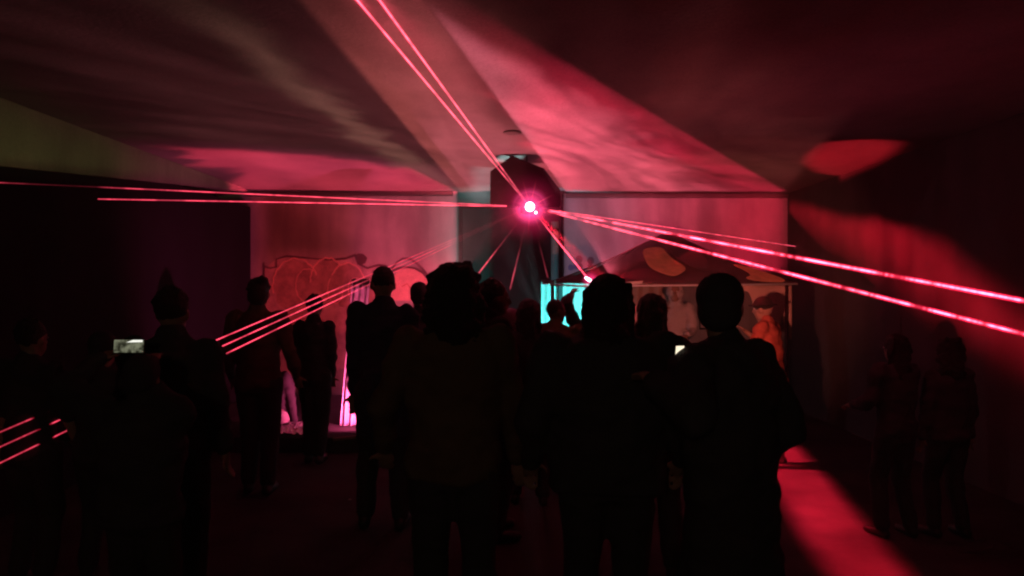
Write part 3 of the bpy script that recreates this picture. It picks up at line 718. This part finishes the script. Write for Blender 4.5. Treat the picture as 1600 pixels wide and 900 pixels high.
    # hair and hats
    if not hood and hair:
        bm = bmesh.new()
        if hair in ('short', 'bun', 'band'):
            ell(bm, hv(0, -.018, .040), (.086*k, .098*k, .098*k), Rh)
            for q in range(40):
                a = random.uniform(PI*.9, PI*2.1); el = random.uniform(.1, 1.5); r0 = .088
                p = Vector((r0*math.cos(a)*math.cos(el), -.018+r0*math.sin(a)*math.cos(el), .045+.098*math.sin(el)))
                cap(bm, hv(*p), .010*k, hv(*(p*1.0+Vector((random.uniform(-.02, .02), random.uniform(-.02, .02), random.uniform(-.02, .02))))), .006*k, 6)
            if hair == 'bun': ell(bm, hv(.045, -.07, .12), (.045*k, .045*k, .04*k), Rh, 10); ell(bm, hv(0, -.04, -.01), (.083*k, .08*k, .09*k), Rh)
        elif hair == 'crop': ell(bm, hv(0, -.012, .036), (.080*k, .095*k, .094*k), Rh)
        elif hair == 'long':
            ell(bm, hv(0, -.02, .035), (.098*k, .105*k, .105*k), Rh); cap(bm, hv(0, -.045, .0), .088*k, hv(0, -.06, -.18), .075*k); cap(bm, hv(0, -.05, -.15), .085*k, hv(0, -.07, -.3), .05*k)
            for q in range(60):
                a = random.uniform(PI*.95, PI*2.05); z0 = random.uniform(-.25, .1); r0 = random.uniform(.085, .10)
                p = (r0*math.cos(a), -.03+r0*math.sin(a), z0); o_ = random.uniform(1.0, 1.35)
                cap(bm, hv(*p), random.uniform(.008, .018)*k, hv(p[0]*o_, p[1]*o_, z0-random.uniform(.05, .14)), .006*k, 6)
        elif hair == 'curly':
            ell(bm, hv(0, -.03, .03), (.11*k, .11*k, .115*k), Rh)
            for q in range(90):
                a = random.uniform(0, 2*PI); z = random.uniform(-.22, .13); r = (.105 if z > -.1 else .085)*math.sqrt(max(.15, 1-((z-.0)/.17)**2)) if z > 0 else .10+.02*random.random()
                p = (r*math.cos(a), -.035+r*math.sin(a)*.9, z)
                if p[1] > .04 and z < .06: continue
                ell(bm, hv(*p), (random.uniform(.014, .03)*k,)*3, Rh, 8)
            cap(bm, hv(0, -.05, .0), .10*k, hv(0, -.06, -.16), .09*k)
        elif hair == 'cap':
            ell(bm, hv(0, -.008, .048), (.092*k, .104*k, .088*k), Rh); ell(bm, hv(0, .11, .045), (.066*k, .065*k, .010*k), Rh); ell(bm, hv(0, -.045, -.02), (.082*k, .075*k, .07*k), Rh)
        elif hair == 'hat':
            ell(bm, hv(0, -.005, .05), (.094*k, .104*k, .09*k), Rh); ell(bm, hv(0, 0, .045), (.15*k, .155*k, .014*k), Rh)
        elif hair == 'beanie':
            ell(bm, hv(0, -.015, .052), (.092*k, .104*k, .098*k), Rh); cap(bm, hv(0, -.02, .0), .086*k, hv(0, -.02, .03), .092*k)
        nm = {'cap': 'cap', 'hat': 'hat', 'beanie': 'beanie'}.get(hair, 'hair')
        obj(nm, remesh(bm, .010 if hair == 'curly' else .011, 1, .006 if nm == 'hair' else .001, 30, px), hmat, t, True)
    t['_w'] = 0; del t['_w']
    t2 = dict(t=t, wri=wri, elb=elb, k=k, yaw=yaw, hv=hv)
    return t2
person('dim figure in dark clothes at the left edge, bare forearm catching red light', 48, 500, 4.3, -.2, 'black', 'black', armR=(.26, .12, .90), sleeves=False, hair='short')
pf = person('short person in black seen from behind, holding a lit phone level above the head', 222, 557, 3.3, 0, 'black', 'black', hair='beanie', hmat='black', wide=1.15, armL=(-.385, .27, 1.70), armR=(-.075, .27, 1.70), curlL=.9, curlR=.9, fine=True, puff=1.25)
person('person in a brown jacket with hair tied in a bun, three beams crossing in front', 404, 436, 6.3, .1, 'brown', 'black', hair='bun', armR=(.30, .02, .95), armL=(-.24, .1, .95), hmat='hair', stance=.08, wide=1.0)
person('dark figure in black right of the one lifting the level phone', 268, 452, 3.9, .1, 'black', 'black', hair='short', wide=1.1)
person('dark figure in black left of the one lifting the level phone', 160, 520, 4.4, 0, 'black', 'black', hair='beanie', hmat='black', wide=1.15, armL=(-.3, .1, 1.0))
person('slim person in black standing on the ledge edge between the bun and the tall man', 491, 462, 7.4, .0, 'black', 'black', hair='short', armL=(-.19, .08, .90), armR=(.17, .08, .90), stance=.06, wide=.88)
person('tall short-haired man in a long dark coat, seen from behind left of centre', 598, 415, 5.4, .05, 'navy', 'black', hair='crop', long=.25, wide=.95, armL=(-.20, .05, .86), stance=.12, head=.2)
person('person far back whose dark round head shows just right of the tall man', 655, 443, 7.4, .3, 'black', 'black', hair='beanie', hmat='black', wide=.9)
person('person with a big curly mop of hair and an olive jacket in the centre foreground', 709, 414, 3.3, 0, 'khaki' if 0 else 'brown', 'black', hair='curly', wide=1.12, armL=(-.3, .08, .95), armR=(.27, .12, .9))
person('person in profile looking right, just behind the curly-haired one', 770, 438, 5.2, -1.2, 'char', 'black', hair='short', head=-.2, skin='skin2')
person('small person in a pale cap-like headband near the middle of the crowd', 799, 484, 7.0, -.7, 'black', 'black', hair='beanie', hmat='pale', armR=(.18, .32, 1.35), skin='skin')
person('person with round dark hair, left of the cyan glow', 826, 468, 6.0, 0, 'black', 'black', hair='long', wide=.95)
person('short-haired man in a khaki jacket turned right against the cyan sheet', 868, 467, 6.9, -.5, 'khaki', 'black', hair='crop', head=-.6, skin='skin2', wide=1.35, armL=(-.3, .1, 1.0))
person('person raising one arm beside the cyan sheet, near the pink glint', 926, 462, 7.3, 0, 'black', 'black', hair='short', armL=(-.20, .12, 1.78), wide=.9)
person('person with a wide dark head of hair filling the centre right foreground', 950, 430, 3.2, 0, 'black', 'black', hair='long', wide=1.32, hmat='hair', puff=1.2, armR=(.32, .1, .95), armL=(-.32, .1, .95))
pn = person('long-haired person left of the tall capped man, one hand raised', 1019, 460, 4.5, -.15, 'char', 'black', hair='long', armR=(.17, .30, 1.36), hmat='brownhair', curlR=.8)
person('tall man in a dark cap and black coat holding a lit phone, right foreground', 1143, 428, 2.9, .6, 'black', 'black', hair='cap', hmat='black', wide=1.05, puff=1.12, head=-.9, sway=-.07, armR=(.22, .1, .98), armL=(-.31, .06, 1.35), curlL=1.0, long=.25)
person('dancer in dark brimmed hat and red shirt, arms bent up, at right end of crowd', 1207, 463, 7.3, .9, 'redc', 'black', hair='hat', hmat='hair', lean=.12, armL=(-.12, .36, 1.22), armR=(.20, .30, 1.40), sleeves=False)
person('dim long-haired figure dancing in front of the right wall', 1400, 522, 5.2, .3, 'black', 'black', hair='long', armR=(.2, .36, 1.25), armL=(-.2, .3, 1.1))
person('dim figure in black farthest right, arms down', 1482, 530, 5.2, .2, 'black', 'black', hair='curly', skin='skin2')
person('figure in a pale hooded top behind the booth under the canopy', 1055, 440, 9.35, PI-.3, 'pale', 'black', hair=None, hood=True, armR=(.16, .34, 1.15), armL=(-.16, .34, 1.12), wide=.85)
person('person in dark clothes seated on the ledge, hands and shoes lit magenta', 322, 0, 8.25, PI-.2, 'char', 'navy', hair='short', seat=dict(H=1.66, z=.27, feet=((-.14, .55, .0), (.16, .62, .0))), shoe='whiteshoe', armL=(-.12, .34, 1.22), armR=(.14, .36, 1.14), lean=.35, fine=True, hmat='hair', group=None, sleeves=False)
person('person seated behind the bun-haired one, shin and shoe lit pink', 428, 0, 8.35, PI, 'black', 'pale', hair='short', seat=dict(H=1.7, z=.30, feet=((-.15, .50, .0), (.18, .45, .0))), shoe='whiteshoe', lean=.3)

# phones and small things in hands
def phone(label, c, rz, tilt, w_, h_, backm, screen=None, cat='phone'):
    t = thing('phone', label, cat, c, rz); t.rotation_euler = (tilt, 0, rz)
    obj('phone_body', bx((0, 0, 0), (w_, .008, h_), None, .003), 'plastic', t)
    obj('screen' if screen else 'back_panel', bx((0, -.0052, 0), (w_*.94, .002, h_*.92), None), screen or backm, t)
    return t
scr = emit('phone_picture', (.5, .5, .3), .30); t = scr.node_tree; e = [n for n in t.nodes if n.type == 'EMISSION'][0]
n = t.nodes.new('ShaderNodeTexNoise'); n.inputs['Scale'].default_value = 34; tc = t.nodes.new('ShaderNodeTexCoord'); cr = t.nodes.new('ShaderNodeValToRGB')
cr.color_ramp.elements[0].position = .38; cr.color_ramp.elements[0].color = (.06, .06, .035, 1); cr.color_ramp.elements[1].position = .62; cr.color_ramp.elements[1].color = (.62, .64, .42, 1)
t.links.new(tc.outputs['Object'], n.inputs['Vector']); t.links.new(n.outputs[0], cr.inputs[0]); t.links.new(cr.outputs[0], e.inputs[0])
ph = phone('phone with a dim greenish picture, held level above the short person at the left', P(202, 541, 3.55), 0, -.1, .150, .066, None, scr)
b = poly_slab([(-.012, -.0068, .018), (.066, -.0068, .020), (.066, -.0068, .030), (.02, -.0068, .030)], (0, .0005, 0)); obj('screen_highlight', b, emit('screen_white', (1, 1, .9), 1.1), ph)
phone('small phone with a bright warm white screen, left of the tall capped man', P(1061, 549, 2.74), .25, .2, .034, .048, None, emit('phone_screen', (1, .86, .62), 1.25))
# magenta-lit clutter on the ledge
cloth('plastic_sheet', at(531, 8.5), at(562, 8.5), .17, 1.86, 8.5, 'sheet', 'tall strip of white plastic sheeting hanging down to the ledge, lit magenta', 'plastic sheet', .03, 3, sl=.13, narrow=.1)
bm = bmesh.new(); n_ = 22
g = [[bm.verts.new((at(458, 8.35)+(i/n_-.5)*.50, 8.25+(j/n_-.5)*.62, .17+.07*abs(noise.noise((i*.45, j*.45, 3)))+.05*max(0, noise.noise((i*1.3, j*1.3, 9)))+.05*math.exp(-((i/n_-.5)**2+(j/n_-.5)**2)*9))) for i in range(n_+1)] for j in range(n_+1)]
for j in range(n_):
    for i in range(n_): bm.faces.new((g[j][i], g[j][i+1], g[j+1][i+1], g[j+1][i]))
tag(obj('foil_blanket', bm, 'foil'), 'crumpled foil blanket shining pink on the ledge beside the seated person', 'blanket')
cp = thing('glimmer_cup', 'pale cup shape added for a pink glimmer of lit floor, left of the bottle shape', 'cup', (at(807, 8.6), 8.6, 0)); cp.location.y = 8.35; cp.location.x = at(807, 8.35)  # stands in for a glimmer of lit floor between legs
obj('cup_wall', lathe([(.03, 0), (.042, .13), (.038, .13), (.028, .01)], 16), 'cup', cp, True)
bt = thing('glimmer_bottle', 'blue-tinted bottle shape added for a cyan glimmer of lit floor, right of the cup shape', 'bottle', (at(841, 8.2), 8.2, 0))  # also put in for lit floor glimpsed between legs
obj('bottle_body', lathe([(.03, 0), (.034, .01), (.034, .15), (.014, .20), (.013, .22)], 16), 'glass', bt, True); obj('bottle_cap', lathe([(.015, .221), (.015, .24)], 14), 'white', bt)
pattern_lamp('floor_glimmer_fill', (at(822, 9.3), 9.3, .5), [], base=(.16, .10, .12), size=.02)  # added unseen lamp that brightens the two floor glimmers
tag(obj('bottle_cap', lathe([(.014, .001), (.015, .006), (.012, .009)], 14, (at(547, 6.1), 6.1, 0)), 'white'), 'tiny pale bottle cap lying on the dark floor in front of the tall man', 'bottle cap')

# ceiling marker above the recess
cm = thing('ceiling_rose', 'small flat round fitting on the soffit above the laser', 'ceiling fitting', hit(800, 206, 'ceil')+Vector((0, 0, -.004)))
obj('ring', lathe([(.075, 0), (.085, -.004), (.085, -.008), (.065, -.009), (.06, -.005)], 20), 'fascia', cm, True)
obj('grille', lathe([(.058, -.006), (.058, -.010)], 20), 'fascia', cm)

# path lamp behind the camera
pl_ = thing('path_lamp', 'grey path lamp standing behind the camera, out of view', 'lamp', (-.6, -2.6, 0))
obj('lamp_post', lathe([(.09, 0), (.09, .05), (.045, .08), (.035, 2.25)], 16), 'metal', pl_, True)
obj('lamp_shade', lathe([(.02, 2.56), (.16, 2.50), (.17, 2.47), (.16, 2.465)], 20), 'metal', pl_, True)
obj('lamp_globe', lathe([(.05, 2.27), (.09, 2.32), (.10, 2.4), (.07, 2.45)], 18), emit('lamp_globe', (.8, 1, .45), .8), pl_, True)
pattern_lamp('path_lamp_light', (-.6, -2.6, 2.38), [
    ('left', [(-300, 40), (0, 148), (392, 294), (392, 300), (0, 262), (-300, 240)], [.2, .01, .01, .01, .01, .01], (98, 98, 56), .12)],
    base=(3.6, 2.2, 1.5), size=.12, albedo=.27)

# ------------------------------------------------------------------ haze
hz = bx2((-6.5, YF-4, -1), (6.5, 13.6, 4.2))
m = bpy.data.materials.new('haze'); m.use_nodes = True; t = m.node_tree
for n in list(t.nodes): t.nodes.remove(n)
o = t.nodes.new('ShaderNodeOutputMaterial'); v = t.nodes.new('ShaderNodeVolumePrincipled')
v.inputs['Color'].default_value = (.9, .9, .92, 1); v.inputs['Density'].default_value = .011; v.inputs['Anisotropy'].default_value = .2
t.links.new(v.outputs[0], o.inputs['Volume'])
h_ = obj('haze', hz, m); h_['kind'] = 'stuff'
